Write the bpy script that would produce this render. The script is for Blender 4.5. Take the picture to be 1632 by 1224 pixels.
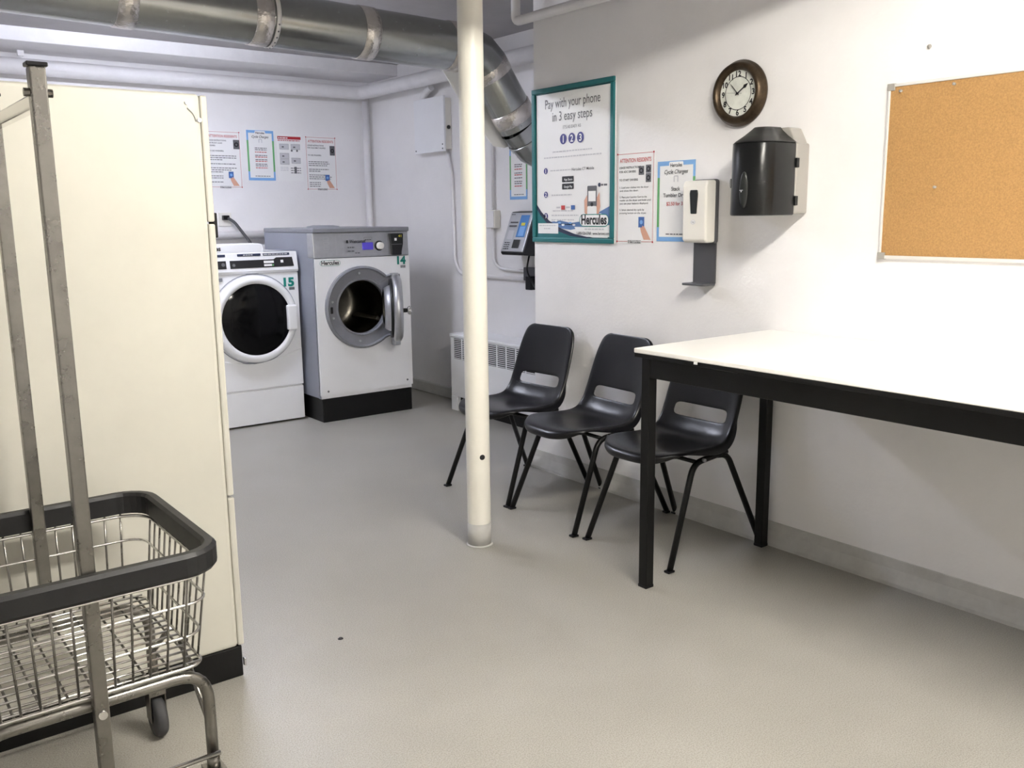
import bpy, bmesh, math, random
from mathutils import Vector, Matrix
random.seed(4)
scene = bpy.context.scene
col = scene.collection
for o in list(bpy.data.objects): bpy.data.objects.remove(o)

# ------------------------------------------------------------------ camera
CAM_H = 1.39
yaw, pitch, roll, FPX = .651772, .183392, -.0115274, 1454.15
fw = Vector((math.sin(yaw)*math.cos(pitch), math.cos(yaw)*math.cos(pitch), -math.sin(pitch)))
rt = Vector((math.cos(yaw), -math.sin(yaw), 0)); up = rt.cross(fw)
r2 = rt*math.cos(roll) + up*math.sin(roll); u2 = up*math.cos(roll) - rt*math.sin(roll)
cd = bpy.data.cameras.new('camera'); cam = bpy.data.objects.new('camera', cd); col.objects.link(cam)
cam.matrix_world = Matrix(((r2.x, u2.x, -fw.x, 0), (r2.y, u2.y, -fw.y, 0), (r2.z, u2.z, -fw.z, CAM_H), (0, 0, 0, 1)))
cd.sensor_fit = 'HORIZONTAL'; cd.sensor_width = 36; cd.lens = FPX/1632*36; cd.clip_start = .05
scene.camera = cam

# ------------------------------------------------------------------ world, exposure
world = bpy.data.worlds.new('world'); scene.world = world; world.use_nodes = True
world.node_tree.nodes['Background'].inputs[0].default_value = (.8, .85, 1, 1)
world.node_tree.nodes['Background'].inputs[1].default_value = .15
vs = scene.view_settings
vs.view_transform = 'Standard'; vs.look = 'None'; vs.gamma = 1; vs.use_curve_mapping = False
vs.exposure = 1.82
scene.cycles.max_bounces = 12; scene.cycles.diffuse_bounces = 8
LAMP_NEAR = 84.0      # emission strength of the fluorescent tubes above the camera
LAMP_FAR = 40.0       # emission strength of the tubes in front of the washers
NEAR_COL = (1, .955, .865); FAR_COL = (.84, .87, 1)

# ------------------------------------------------------------------ materials
def mat(name, c, rough=.5, metal=0, var=.0, vscale=8, bump=0, bscale=120, emit=0, spec=.5, c2=None, coat=0):
    m = bpy.data.materials.new(name); m.use_nodes = True
    nt = m.node_tree; b = nt.nodes['Principled BSDF']
    col4 = (c[0], c[1], c[2], 1)
    b.inputs['Base Color'].default_value = col4
    b.inputs['Roughness'].default_value = rough; b.inputs['Metallic'].default_value = metal
    b.inputs['Specular IOR Level'].default_value = spec
    if coat: b.inputs['Coat Weight'].default_value = coat; b.inputs['Coat Roughness'].default_value = .1
    if emit:
        b.inputs['Emission Color'].default_value = col4; b.inputs['Emission Strength'].default_value = emit
    if var or bump or c2:
        tc = nt.nodes.new('ShaderNodeTexCoord')
    if var or c2:
        n = nt.nodes.new('ShaderNodeTexNoise'); n.inputs['Scale'].default_value = vscale
        n.inputs['Detail'].default_value = 6; n.inputs['Roughness'].default_value = .65
        nt.links.new(tc.outputs['Object'], n.inputs['Vector'])
        r = nt.nodes.new('ShaderNodeValToRGB')
        r.color_ramp.elements[0].position = .35; r.color_ramp.elements[1].position = .65
        d = c2 if c2 else tuple(x*(1-var) for x in c)
        r.color_ramp.elements[0].color = (d[0], d[1], d[2], 1)
        r.color_ramp.elements[1].color = (min(1, c[0]*(1+var*.4)), min(1, c[1]*(1+var*.4)), min(1, c[2]*(1+var*.4)), 1)
        nt.links.new(n.outputs['Fac'], r.inputs[0]); nt.links.new(r.outputs[0], b.inputs['Base Color'])
        q = nt.nodes.new('ShaderNodeMapRange'); q.inputs[3].default_value = max(.03, rough*.85); q.inputs[4].default_value = min(1, rough*1.15)
        nt.links.new(n.outputs['Fac'], q.inputs[0]); nt.links.new(q.outputs[0], b.inputs['Roughness'])
    if bump:
        n2 = nt.nodes.new('ShaderNodeTexNoise'); n2.inputs['Scale'].default_value = bscale; n2.inputs['Detail'].default_value = 3
        nt.links.new(tc.outputs['Object'], n2.inputs['Vector'])
        bp = nt.nodes.new('ShaderNodeBump'); bp.inputs['Strength'].default_value = bump; bp.inputs['Distance'].default_value = .004
        nt.links.new(n2.outputs['Fac'], bp.inputs['Height']); nt.links.new(bp.outputs[0], b.inputs['Normal'])
    return m

M = {}
M['wall'] = mat('painted_wall', (.85, .84, .84), .6, var=.03, vscale=3, bump=.25, bscale=60)
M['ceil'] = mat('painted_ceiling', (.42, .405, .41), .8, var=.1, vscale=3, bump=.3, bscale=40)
M['base_grey'] = mat('grey_base_paint', (.52, .515, .49), .5, var=.12, vscale=9, bump=.3, bscale=40)
M['post'] = mat('cream_post_paint', (.86, .84, .76), .35, var=.03, vscale=5)
M['pipe'] = mat('pipe_paint', (.78, .77, .78), .5, var=.05, vscale=10, bump=.2, bscale=60)
M['galv'] = mat('galvanized_steel', (.40, .41, .40), .26, 1, var=.05, vscale=30)
M['foil'] = mat('foil_tape', (.74, .70, .66), .26, .9, var=.1, vscale=25, bump=1.0, bscale=55)
M['chrome'] = mat('chrome', (.72, .71, .69), .16, 1)
M['chrome_dull'] = mat('dull_chrome', (.25, .24, .22), .28, 1, var=.12, vscale=20)
M['steel'] = mat('brushed_steel', (.52, .53, .55), .38, .9, var=.06, vscale=30)
M['drum'] = mat('drum_steel', (.15, .14, .12), .3, 1, var=.2, vscale=6)
M['black_metal'] = mat('black_metal_paint', (.0035, .0035, .0036), .42, spec=.3, var=.2, vscale=30)
M['black_plastic'] = mat('black_plastic', (.0034, .0034, .0052), .30, spec=.38)
M['rubber'] = mat('black_rubber', (.011, .011, .012), .45, spec=.4, var=.15, vscale=20)
M['tyre'] = mat('grey_rubber', (.04, .04, .043), .6, var=.1, vscale=20)
M['cream'] = mat('cream_enamel', (.57, .56, .495), .38, var=.06, vscale=2.2)
M['enamel'] = mat('white_enamel', (.84, .85, .87), .3, var=.02, vscale=4)
M['enamel_grey'] = mat('grey_enamel', (.25, .265, .31), .4, var=.05, vscale=4)
M['plinth'] = mat('black_plinth_paint', (.003, .003, .003), .45, spec=.3, var=.3, vscale=14)
M['laminate'] = mat('white_laminate', (.87, .86, .82), .3)
M['white_plastic'] = mat('white_plastic', (.84, .82, .76), .35)
M['grey_plastic'] = mat('grey_plastic', (.075, .075, .082), .4)
M['beige_plastic'] = mat('translucent_grey_plastic', (.34, .325, .30), .4)
M['smoke'] = mat('smoked_plastic', (.005, .0055, .006), .30, spec=.4)
M['smoke2'] = mat('smoked_front', (.014, .016, .016), .3, spec=.4)
M['glass_dark'] = mat('dark_door_glass', (.003, .003, .0035), .10, spec=.16)
M['gasket'] = mat('gasket_grey', (.22, .225, .25), .45, var=.08, vscale=10)
M['cork'] = mat('cork', (.40, .225, .082), .85, var=.22, vscale=170, bump=.5, bscale=200)
M['alu'] = mat('aluminium', (.80, .79, .77), .35, .3)
M['bronze'] = mat('aged_bronze', (.075, .052, .032), .4, .75, var=.35, vscale=25)
M['paper'] = mat('paper_white', (.86, .86, .85), .5)
M['paper_old'] = mat('clock_face_paper', (.74, .76, .70), .5, var=.18, vscale=14)
def flat(n, c, r=.5): M[n] = mat('print_'+n, c, r)
flat('teal', (.006, .145, .155)); flat('teal_dark', (.003, .07, .08)); flat('navy', (.014, .022, .06)); flat('red', (.50, .05, .05)); flat('black', (.006, .006, .008))
flat('grey', (.13, .13, .14)); flat('lightgrey', (.58, .58, .6)); flat('blue', (.06, .15, .42)); flat('purple', (.045, .045, .22)); flat('green', (.14, .42, .16))
flat('skin', (.68, .38, .27)); flat('seablue', (.10, .20, .42)); flat('mint', (.0, .21, .17)); flat('yellow', (.75, .65, .05)); flat('white', (.88, .88, .87)); flat('olive', (.10, .15, .10)); flat('darkred', (.45, .02, .03)); flat('skyblue', (.20, .42, .75))
M['screen'] = mat('lit_blue_screen', (.07, .05, .42), .3, emit=.06)
M['screen2'] = mat('lit_terminal_screen', (.05, .18, .45), .3, emit=.05)
M['tube'] = mat('fluorescent_tube', NEAR_COL, .5, emit=LAMP_NEAR)
M['tube2'] = mat('fluorescent_tube_cool', FAR_COL, .5, emit=LAMP_FAR)

def floor_material():
    m = bpy.data.materials.new('painted_concrete'); m.use_nodes = True
    nt = m.node_tree; b = nt.nodes['Principled BSDF']; N = nt.nodes.new; L = nt.links.new
    tc = N('ShaderNodeTexCoord')
    a = N('ShaderNodeTexNoise'); a.inputs['Scale'].default_value = 1.4; a.inputs['Detail'].default_value = 8; a.inputs['Roughness'].default_value = .6
    s = N('ShaderNodeTexNoise'); s.inputs['Scale'].default_value = 260; s.inputs['Detail'].default_value = 2
    L(tc.outputs['Object'], a.inputs['Vector']); L(tc.outputs['Object'], s.inputs['Vector'])
    r = N('ShaderNodeValToRGB'); r.color_ramp.elements[0].position = .3; r.color_ramp.elements[1].position = .7
    r.color_ramp.elements[0].color = (.355, .342, .305, 1); r.color_ramp.elements[1].color = (.42, .408, .368, 1)
    L(a.outputs['Fac'], r.inputs[0])
    r2 = N('ShaderNodeValToRGB'); r2.color_ramp.elements[0].position = .30; r2.color_ramp.elements[1].position = .62
    r2.color_ramp.elements[0].color = (.66, .65, .63, 1); r2.color_ramp.elements[1].color = (1, 1, 1, 1)
    L(s.outputs['Fac'], r2.inputs[0])
    mx = N('ShaderNodeMix'); mx.data_type = 'RGBA'; mx.blend_type = 'MULTIPLY'; mx.inputs[0].default_value = 1
    L(r.outputs[0], mx.inputs[6]); L(r2.outputs[0], mx.inputs[7]); L(mx.outputs[2], b.inputs['Base Color'])
    q = N('ShaderNodeMapRange'); q.inputs[3].default_value = .26; q.inputs[4].default_value = .46
    L(a.outputs['Fac'], q.inputs[0]); L(q.outputs[0], b.inputs['Roughness'])
    bp = N('ShaderNodeBump'); bp.inputs['Strength'].default_value = .18; bp.inputs['Distance'].default_value = .004
    L(s.outputs['Fac'], bp.inputs['Height']); L(bp.outputs[0], b.inputs['Normal'])
    return m
M['floor'] = floor_material()

# ------------------------------------------------------------------ mesh helpers
def offset_of(p):
    v = Vector((0, 0, 0))
    while p is not None: v += p.location; p = p.parent
    return v
class MB:
    def __init__(s): s.v = []; s.f = []; s.sm = []
    def add(s, vs_, fs, smooth=False):
        n = len(s.v); s.v += [Vector(p) for p in vs_]
        for f in fs: s.f.append([i+n for i in f]); s.sm.append(smooth)
        return s
    def box(s, x0, x1, y0, y1, z0, z1, skip=()):
        vs_ = [(x, y, z) for x in (x0, x1) for y in (y0, y1) for z in (z0, z1)]
        fs = {'-x': [0, 1, 3, 2], '+x': [4, 6, 7, 5], '-y': [0, 4, 5, 1], '+y': [2, 3, 7, 6], '-z': [0, 2, 6, 4], '+z': [1, 5, 7, 3]}
        return s.add(vs_, [f for k, f in fs.items() if k not in skip])
    def cyl(s, p0, p1, r, n=16, r1=None, cap=True):
        p0 = Vector(p0); p1 = Vector(p1); r1 = r if r1 is None else r1
        d = (p1-p0).normalized(); a = d.orthogonal().normalized(); b = d.cross(a)
        A = [p0+(a*math.cos(t)+b*math.sin(t))*r for t in [2*math.pi*i/n for i in range(n)]]
        B = [p1+(a*math.cos(t)+b*math.sin(t))*r1 for t in [2*math.pi*i/n for i in range(n)]]
        s.add(A+B, [[i, (i+1) % n, n+(i+1) % n, n+i] for i in range(n)], True)
        if cap: s.add(A, [list(range(n))[::-1]]); s.add(B, [list(range(n))])
        return s
    def tube(s, path, r, n=10, closed=False, cap=True, sec=None):
        P = [Vector(p) for p in path]; m = len(P); rings = []; a = None
        for i in range(m):
            if closed: d = (P[(i+1) % m]-P[i-1]).normalized()
            else: d = (P[min(i+1, m-1)]-P[max(i-1, 0)]).normalized()
            if a is None:
                a = d.cross(Vector((0, 0, 1)))
                if a.length < .2: a = d.cross(Vector((0, 1, 0)))
            a = (a-d*a.dot(d)).normalized(); b = a.cross(d)
            if sec: rings.append([P[i]+a*p+b*q for p, q in sec])
            else:
                rr = r[i] if isinstance(r, (list, tuple)) else r
                rings.append([P[i]+(a*math.cos(t)+b*math.sin(t))*rr for t in [2*math.pi*k/n for k in range(n)]])
        n = len(rings[0]); vs_ = [p for R_ in rings for p in R_]
        fs = [[i*n+k, i*n+(k+1) % n, ((i+1) % m)*n+(k+1) % n, ((i+1) % m)*n+k] for i in range(m if closed else m-1) for k in range(n)]
        s.add(vs_, fs, sec is None)
        if cap and not closed: s.add(rings[0], [list(range(n))[::-1]]); s.add(rings[-1], [list(range(n))])
        return s
    def lathe(s, prof, c, axis, n=40, smooth=True):
        """prof: list of (radius, distance along axis)"""
        c = Vector(c); d = Vector(axis).normalized(); a = d.orthogonal().normalized(); b = d.cross(a)
        vs_ = [c+d*h+(a*math.cos(t)+b*math.sin(t))*r for r, h in prof for t in [2*math.pi*i/n for i in range(n)]]
        fs = [[j*n+i, j*n+(i+1) % n, (j+1)*n+(i+1) % n, (j+1)*n+i] for j in range(len(prof)-1) for i in range(n)]
        return s.add(vs_, fs, smooth)
    def prism(s, poly, fn0, fn1, smooth=False):
        """poly 2-D points; fn0 / fn1 map them to the two end faces"""
        n = len(poly); A = [fn0(*p) for p in poly]; B = [fn1(*p) for p in poly]
        s.add(A+B, [[i, (i+1) % n, n+(i+1) % n, n+i] for i in range(n)], smooth)
        s.add(A, [list(range(n))[::-1]]); s.add(B, [list(range(n))])
        return s
    def xf(s, mtx):
        s.v = [mtx @ p for p in s.v]; return s
    def build(s, name, m, parent=None, bevel=0, seg=2, fix=True):
        off = offset_of(parent)
        me = bpy.data.meshes.new(name)
        me.from_pydata([p-off for p in s.v], [], s.f)
        for p, k in zip(me.polygons, s.sm): p.use_smooth = k
        if fix:
            bm = bmesh.new(); bm.from_mesh(me)
            if not bevel: bmesh.ops.remove_doubles(bm, verts=bm.verts, dist=1e-6)
            else: bmesh.ops.remove_doubles(bm, verts=bm.verts, dist=1e-5)
            bmesh.ops.recalc_face_normals(bm, faces=bm.faces); bm.to_mesh(me); bm.free()
        me.materials.append(M[m] if isinstance(m, str) else m)
        o = bpy.data.objects.new(name, me); col.objects.link(o); o.parent = parent
        if bevel:
            bv = o.modifiers.new('bevel', 'BEVEL'); bv.width = bevel; bv.segments = seg; bv.limit_method = 'ANGLE'; bv.angle_limit = math.radians(40)
        return o
def tag(o, label=None, cat=None, group=None, kind=None):
    if label: o['label'] = label
    if cat: o['category'] = cat
    if group: o['group'] = group
    if kind: o['kind'] = kind
    return o
def thing(name, label, cat, loc=(0, 0, 0), group=None):
    o = bpy.data.objects.new(name, None); col.objects.link(o); o.location = loc; o.empty_display_size = .1
    return tag(o, label, cat, group)
def struct(name, mb, m, bevel=0, parent=None):
    o = mb.build(name, m, parent, bevel)
    if parent is None: tag(o, kind='structure')
    return o
def arc(c, r, a0, a1, n):
    return [(c[0]+r*math.cos(math.radians(a0+(a1-a0)*i/n)), c[1]+r*math.sin(math.radians(a0+(a1-a0)*i/n))) for i in range(n+1)]
def rrect(x0, x1, y0, y1, r, n=5):
    return arc((x1-r, y1-r), r, 0, 90, n)+arc((x0+r, y1-r), r, 90, 180, n)+arc((x0+r, y0+r), r, 180, 270, n)+arc((x1-r, y0+r), r, 270, 360, n)
def bend(P, rad=.05, n=5):
    """round the corners of a polyline"""
    P = [Vector(p) for p in P]; out = [P[0]]
    for i in range(1, len(P)-1):
        a, b, c = P[i-1], P[i], P[i+1]; d0 = (a-b); d1 = (c-b); r = min(rad, d0.length*.45, d1.length*.45)
        p0 = b+d0.normalized()*r; p1 = b+d1.normalized()*r
        for k in range(n+1):
            t = k/n; out.append(p0*(1-t)**2+b*2*t*(1-t)+p1*t*t)
    return out+[P[-1]]
_tc = {}
def text_geo(s, bold=0, shear=0):
    k = (s, bold, shear)
    if k not in _tc:
        cu = bpy.data.curves.new('lettering', 'FONT'); cu.body = s; cu.size = 1; cu.offset = bold; cu.shear = shear; cu.resolution_u = 3
        o = bpy.data.objects.new('lettering', cu); col.objects.link(o); bpy.context.view_layer.update()
        me = o.to_mesh(); vv = [tuple(v.co[:2]) for v in me.vertices]; ff = [list(p.vertices) for p in me.polygons]
        o.to_mesh_clear(); bpy.data.objects.remove(o); bpy.data.curves.remove(cu)
        xs = [p[0] for p in vv] or [0]
        _tc[k] = (vv, ff, min(xs), max(xs))
    return _tc[k]
class Print:
    """flat print on a surface: o = top-left corner as seen, r = right, u = up, n = outward"""
    def __init__(s, o, r, u, parent):
        s.o = Vector(o); s.r = Vector(r).normalized(); s.u = Vector(u).normalized(); s.n = s.r.cross(s.u).normalized(); s.parent = parent; s.parts = {}
    def mb(s, key): return s.parts.setdefault(key, MB())
    def P(s, x, y, l): return s.o+s.r*x-s.u*y+s.n*(.0006*l)
    def poly(s, key, pts, l=1):
        s.mb(key).add([s.P(x, y, l) for x, y in pts], [list(range(len(pts)))[::-1]])
    def rect(s, key, x0, y0, x1, y1, l=1): s.poly(key, [(x0, y0), (x1, y0), (x1, y1), (x0, y1)], l)
    def disc(s, key, x, y, rx, ry=None, l=1, n=20):
        ry = ry or rx; s.poly(key, [(x+rx*math.cos(2*math.pi*i/n), y+ry*math.sin(2*math.pi*i/n)) for i in range(n)], l)
    def ring(s, key, x0, y0, x1, y1, t, l=1):
        s.rect(key, x0, y0, x1, y0+t, l); s.rect(key, x0, y1-t, x1, y1, l); s.rect(key, x0, y0+t, x0+t, y1-t, l); s.rect(key, x1-t, y0+t, x1, y1-t, l)
    def text(s, key, t, x, y, size, l=2, align='l', width=None, bold=0, shear=0):
        vv, ff, a, b = text_geo(t, bold, shear); w = (b-a)*size; sx = size*(width/w if width else 1); W = (b-a)*sx
        x0 = x-(W/2 if align == 'c' else W if align == 'r' else 0)-a*sx
        s.mb(key).add([s.P(x0+px*sx, y-py*size, l) for px, py in vv], ff)
    def bar(s, key, x0, x1, y, h, l=2):
        """illegible line of small print: broken into word-like dashes"""
        x = x0
        while x < x1-.002:
            w = min(random.uniform(.010, .026), x1-x); s.rect(key, x, y-h, x+w, y, l); x += w+.004
    def badge(s, x, y, w, h, l=2, size=None, key='black', edge='mint'):
        s.poly(edge, [(x+px, y+py) for px, py in rrect(-w/2, w/2, -h/2, h/2, h*.49)], l)
        s.poly('white', [(x+px, y+py) for px, py in rrect(-w/2*.96, w/2*.96, -h/2*.86, h/2*.86, h*.40)], l+.5)
        s.text(key, 'Hercules', x, y+h*.29, size or h*1.05, l+1, 'c', w*.86, .035)
    def done(s, prefix='printed'):
        for k, m in s.parts.items(): m.build({'black': 'black_lettering', 'red': 'red_lettering', 'grey': 'small_print', 'lightgrey': 'faint_print'}.get(k, prefix+'_'+k+'_area'), k, s.parent, fix=False)['kind'] = 'stuff'

# ------------------------------------------------------------------ room
WX, FX, BY, CZ = 3.115, 3.83, 6.92, 2.55          # near right wall, recessed far wall, back wall, ceiling
LX, NY, WE = -1.3, -1.3, 3.87
struct('floor', MB().box(LX-.1, FX+.1, NY-.1, BY+.1, -.1, 0), 'floor')
struct('ceiling', MB().box(LX-.1, FX+.1, NY-.1, BY+.1, CZ, CZ+.1), 'ceil')
struct('wall_right', MB().box(WX, FX+.1, NY, WE, 0, CZ), 'wall', .006)
struct('wall_recess', MB().box(FX, FX+.1, WE, BY, 0, CZ), 'wall')
struct('wall_back', MB().box(LX, FX+.1, BY, BY+.1, 0, CZ), 'wall')
struct('wall_left', MB().box(LX-.1, LX, NY, BY, 0, CZ), 'wall')
struct('wall_near', MB().box(LX-.1, FX+.1, NY-.1, NY, 0, CZ), 'wall')
# cove at the foot of the right wall: low sloped kerb under a grey painted band
def cove(x, y0, y1):
    pf = [(0, 0), (.030, 0), (.029, .014), (.022, .034), (.010, .062), (.004, .098), (0, .100)]
    return MB().prism(pf, lambda a, b: (x-a, y0, b), lambda a, b: (x-a, y1, b))
struct('baseboard_right', cove(WX, NY, WE), 'base_grey')
struct('baseboard_recess', MB().box(FX-.03, FX, WE, BY, 0, .09), 'base_grey', .01)
struct('baseboard_end', MB().box(WX, FX, WE, WE+.012, 0, .10), 'base_grey')
struct('trim_2', MB().box(LX, FX, 6.45, BY, 2.465, CZ), 'pipe', .004)
struct('unseen_beam', MB().box(LX, WX, 1.45, 1.75, 2.30, CZ), 'ceil', .005)  # unseen beam, put in to cast the sloping shade high on wall_right
bpy.data.objects['unseen_beam'].name = 'shade_beam'

# ------------------------------------------------------------------ ceiling lamps
def lamp(x0, x1, y, tube, label, dz=.15):
    t = thing('fluorescent_lamp', label, 'lamp', ((x0+x1)/2, y, CZ), 'ceiling strip lamps')
    MB().box(x0-.03, x1+.03, y-.075, y+.075, CZ-.055, CZ).build('housing', 'enamel', t, .006)
    for s in (-1, 1):
        MB().cyl((x0, y+s*.045, CZ-dz), (x1, y+s*.045, CZ-dz), .0135, 14).build('tube', tube, t)
        for x in (x0, x1): MB().box(x-.012, x+.012, y+s*.045-.016, y+s*.045+.016, CZ-dz-.02, CZ-.05).build('lamp_holder', 'white_plastic', t)
lamp(.92, 2.14, .78, 'tube', 'double tube strip lamp on the ceiling nearest the camera')
lamp(1.0, 2.22, 5.25, 'tube2', 'double tube strip lamp on the ceiling before the washers', .085)

# ------------------------------------------------------------------ steel post
t = thing('support_post', 'round cream painted steel post standing in the middle of the floor', 'post', (2.15, 3.06, 0))
MB().cyl((2.15, 3.06, .10), (2.15, 3.06, CZ), .050, 40, cap=False).build('shaft', 'post', t)
MB().cyl((2.15, 3.06, 0), (2.15, 3.06, .10), .0505, 40).build('grey_foot', 'base_grey', t)
MB().lathe([(.050, 0), (.058, 0), (.055, .004), (.0505, .006)], (2.15, 3.06, 0), (0, 0, 1)).build('floor_joint', 'base_grey', t)
dv = Vector((-.25, -.97, 0)).normalized()
MB().lathe([(.0, .0506), (.009, .0508), (.012, .0498)], (2.15, 3.06, .395), dv, 10).build('paint_chip', 'black', t)

# ------------------------------------------------------------------ pipes
def pipe(name, path, r, label=None, cat='pipe', m='pipe', rad=.06, n=16, parent=None):
    o = MB().tube(bend(path, rad), r, n).build(name, m, parent); return o if parent else tag(o, label, cat)
pipe('water_pipe', [(LX, 6.80, 2.365), (3.70, 6.80, 2.365), (3.70, 4.0, 2.365)], .052, 'thick white insulated pipe running under the ceiling around the far corner', rad=.09)
pipe('riser_pipe', [(3.755, 6.85, 2.31), (3.755, 6.85, .05)], .026, 'thin white vertical pipe in the far room corner')
pipe('wall_pipe', [(LX, 6.87, 1.262), (3.72, 6.87, 1.262)], .030, 'white horizontal pipe on the back wall behind the washers')
pipe('corner_pipe', [(3.0, -.9, 2.355), (3.0, 3.865, 2.355), (3.0, 3.865, CZ)], .024, 'slim white pipe along the top of the right wall', rad=.03)
t = thing('pipe_hanger', 'small hanger clip above the insulated pipe over the dryer', 'hanger', (1.245, 6.80, 2.42))
MB().cyl((1.245, 6.80, 2.41), (1.245, 6.80, CZ), .006, 8).build('rod', 'pipe', t)
MB().box(1.225, 1.265, 6.79, 6.81, 2.43, 2.475).build('clip', 'pipe', t, .004)

# ------------------------------------------------------------------ duct
DY = 4.3
t = thing('air_duct', 'round galvanized metal duct under the ceiling bending down behind the post', 'duct', (1.5, DY, 2.3))
DP = [Vector((LX, DY, 2.385)), Vector((2.98, DY, 2.285)), Vector((3.13, DY, 2.20)), Vector((3.35, DY, 1.90)), Vector((3.45, DY, 1.80)), Vector((FX+.02, DY, 1.66))]
R_ = .125
MB().tube([DP[0], DP[1]], R_, 40, cap=False).build('straight_section', 'galv', t)
MB().tube([DP[1], DP[1].lerp(DP[2], .5)+Vector((.012, 0, .014)), DP[2]], R_*.985, 40, cap=False).build('upper_elbow', 'galv', t)
MB().tube([DP[2], DP[3]], R_*.94, 40, cap=False).build('slanted_section', 'galv', t)
MB().tube([DP[3], DP[4], DP[5]], R_*.97, 40, cap=False).build('lower_elbow', 'galv', t)
def ring(p, d, w, r, name, m):
    p = Vector(p); d = Vector(d).normalized()
    o = MB().lathe([(r, -w/2), (r+.004, -w/2+.002), (r+.005, 0), (r+.004, w/2-.002), (r, w/2)], p, d, 48).build(name, m, t)
    return o
d1 = DP[1]-DP[0]; d3 = DP[3]-DP[2]
def onx(x): return DP[0]+d1*((x-LX)/d1.x)
for x in (1.20, 1.80, 2.36, 2.90): ring(onx(x), d1, .085, R_, 'foil_tape_band', 'foil')
ring(DP[2]+d3*.06, d3, .085, R_*.945, 'foil_tape_band', 'foil'); ring(DP[2]+d3*.80, d3, .085, R_*.945, 'foil_tape_band', 'foil')
ring(DP[3]+Vector((.06, 0, -.06)), DP[4]-DP[3], .012, R_*.975, 'seam', 'galv')
sp = onx(1.86); st = MB()
st.lathe([(R_+.004, -.011), (R_+.006, -.011), (R_+.006, .011), (R_+.004, .011)], sp, d1, 48); st.build('hanger_strap', 'alu', t)
for k in range(7):
    a = math.radians(200+k*14); MB().cyl(sp+Vector((0, math.cos(a)*(R_+.004), math.sin(a)*(R_+.004))), sp+Vector((0, math.cos(a)*(R_+.0075), math.sin(a)*(R_+.0075))), .004, 8).build('strap_hole', 'grey', t)
# white sheet hanging behind the post under the duct
sh = [(2.93, 2.19), (3.10, 2.20), (3.40, 2.10), (3.40, 1.80), (3.33, 1.775), (3.25, 1.785), (3.07, 1.99)]
g = MB().prism(sh, lambda x, z: (x, 4.43+.02*math.sin(x*9), z), lambda x, z: (x, 4.433+.02*math.sin(x*9), z))
g.build('white_flap', 'paper', t)['label'] = 'white sheet hanging from the duct'

# ------------------------------------------------------------------ stacked dryer, its side towards the camera
DX, D0, D1 = .905, 2.58, 3.36
t = thing('stacked_dryer', 'tall cream stacked tumble dryer with a black plinth, side towards the camera', 'dryer', (.45, 2.97, 0))
MB().box(-.10, DX, D0, D1, .100, 1.725).build('cabinet', 'cream', t, .012, 3)
MB().box(-.09, DX+.012, D0+.004, D1-.004, 0, .100).build('plinth', 'plinth', t, .004)
for z0, z1 in ((.572, 1.368), (.10, .566)) if False else ((1.380, 1.722), (.578, 1.374), (.102, .572)):
    MB().box(DX, DX+.020, D0+.002, D1-.002, z0, z1).build('front_panel', 'cream', t, .005)
for zc in (.62+.22, 1.50):
    zc = {.84: .97, 1.50: 1.55}[round(zc, 2)] if zc < 1.2 else 1.55
for zc, rr in ((.975, .27), (1.552, .14)):
    d = MB().lathe([(0, .045), (rr*.72, .045), (rr*.74, .05), (rr*.95, .045), (rr, .02), (rr, 0)], (DX+.02, 2.97, zc), (1, 0, 0)).build('door', 'steel', t)
    MB().lathe([(0, .052), (rr*.5, .050), (rr*.70, .046)], (DX+.02, 2.97, zc), (1, 0, 0)).build('door_glass', 'glass_dark', d)
MB().box(DX+.02, DX+.033, D0+.02, D0+.06, 1.335, 1.405).build('door_hinge', 'black_metal', t, .003)
for z in (.595, .585): pass
for (x, z) in ((.868, 1.700), (.899, 1.655), (.34, 1.712)):
    MB().cyl((x, D0-.004, z), (x, D0, z), .006, 10).build('screw', 'steel', t)
MB().tube([(.868+.0*k, D0-.002, 1.685) if k == 0 else (.868+.022*math.sin(k*.3), D0-.002, 1.685-.016*(1-math.cos(k*.35))-.003*k) for k in range(6)], .002, 6).build('scratch', 'base_grey', t)
MB().box(DX+.016, DX+.023, D0+.004, D0+.018, .03, .055).build('plinth_bolt', 'chrome', t, .002)

# ------------------------------------------------------------------ washer with the open round door
t = thing('front_load_washer', 'white washer on a black plinth with its round steel door open', 'washer', (3.03, 6.04, 0))
X0, X1, F, B = 2.665, 3.392, 5.635, 6.45
MB().box(X0+.012, X1-.008, F+.005, B, 0, .165).build('plinth', 'plinth', t, .006)
MB().box(X0, X1, F+.012, B, .170, 1.285, skip=('-y',)).build('cabinet', 'enamel_grey', t)
MB().box(X0+.008, X1-.006, F+.008, F+.05, .165, .19).build('bottom_rail', 'enamel', t)
def holed(mb, x0, x1, z0, z1, cx, cz, r, y, n=48):
    """rectangle with a round hole, facing -y"""
    ang = [2*math.pi*i/n for i in range(n)]; ci = []; ou = []
    for a in ang:
        c, s_ = math.cos(a), math.sin(a)
        k = min(((x1-cx)/c if c > 1e-9 else (x0-cx)/c if c < -1e-9 else 9e9), ((z1-cz)/s_ if s_ > 1e-9 else (z0-cz)/s_ if s_ < -1e-9 else 9e9))
        ci.append((cx+r*c, y, cz+r*s_)); ou.append([cx+k*c, y, cz+k*s_])
    for (qx, qz) in ((x0, z0), (x0, z1), (x1, z0), (x1, z1)):
        i = min(range(n), key=lambda i: (ou[i][0]-qx)**2+(ou[i][2]-qz)**2); ou[i] = [qx, y, qz]
    mb.add(ci+ou, [[i, n+i, n+(i+1) % n, (i+1) % n] for i in range(n)])
CX, CZ_ = 3.005, .775
fp = MB(); holed(fp, X0, X1, .188, 1.115, CX, CZ_, .215, F)
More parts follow.
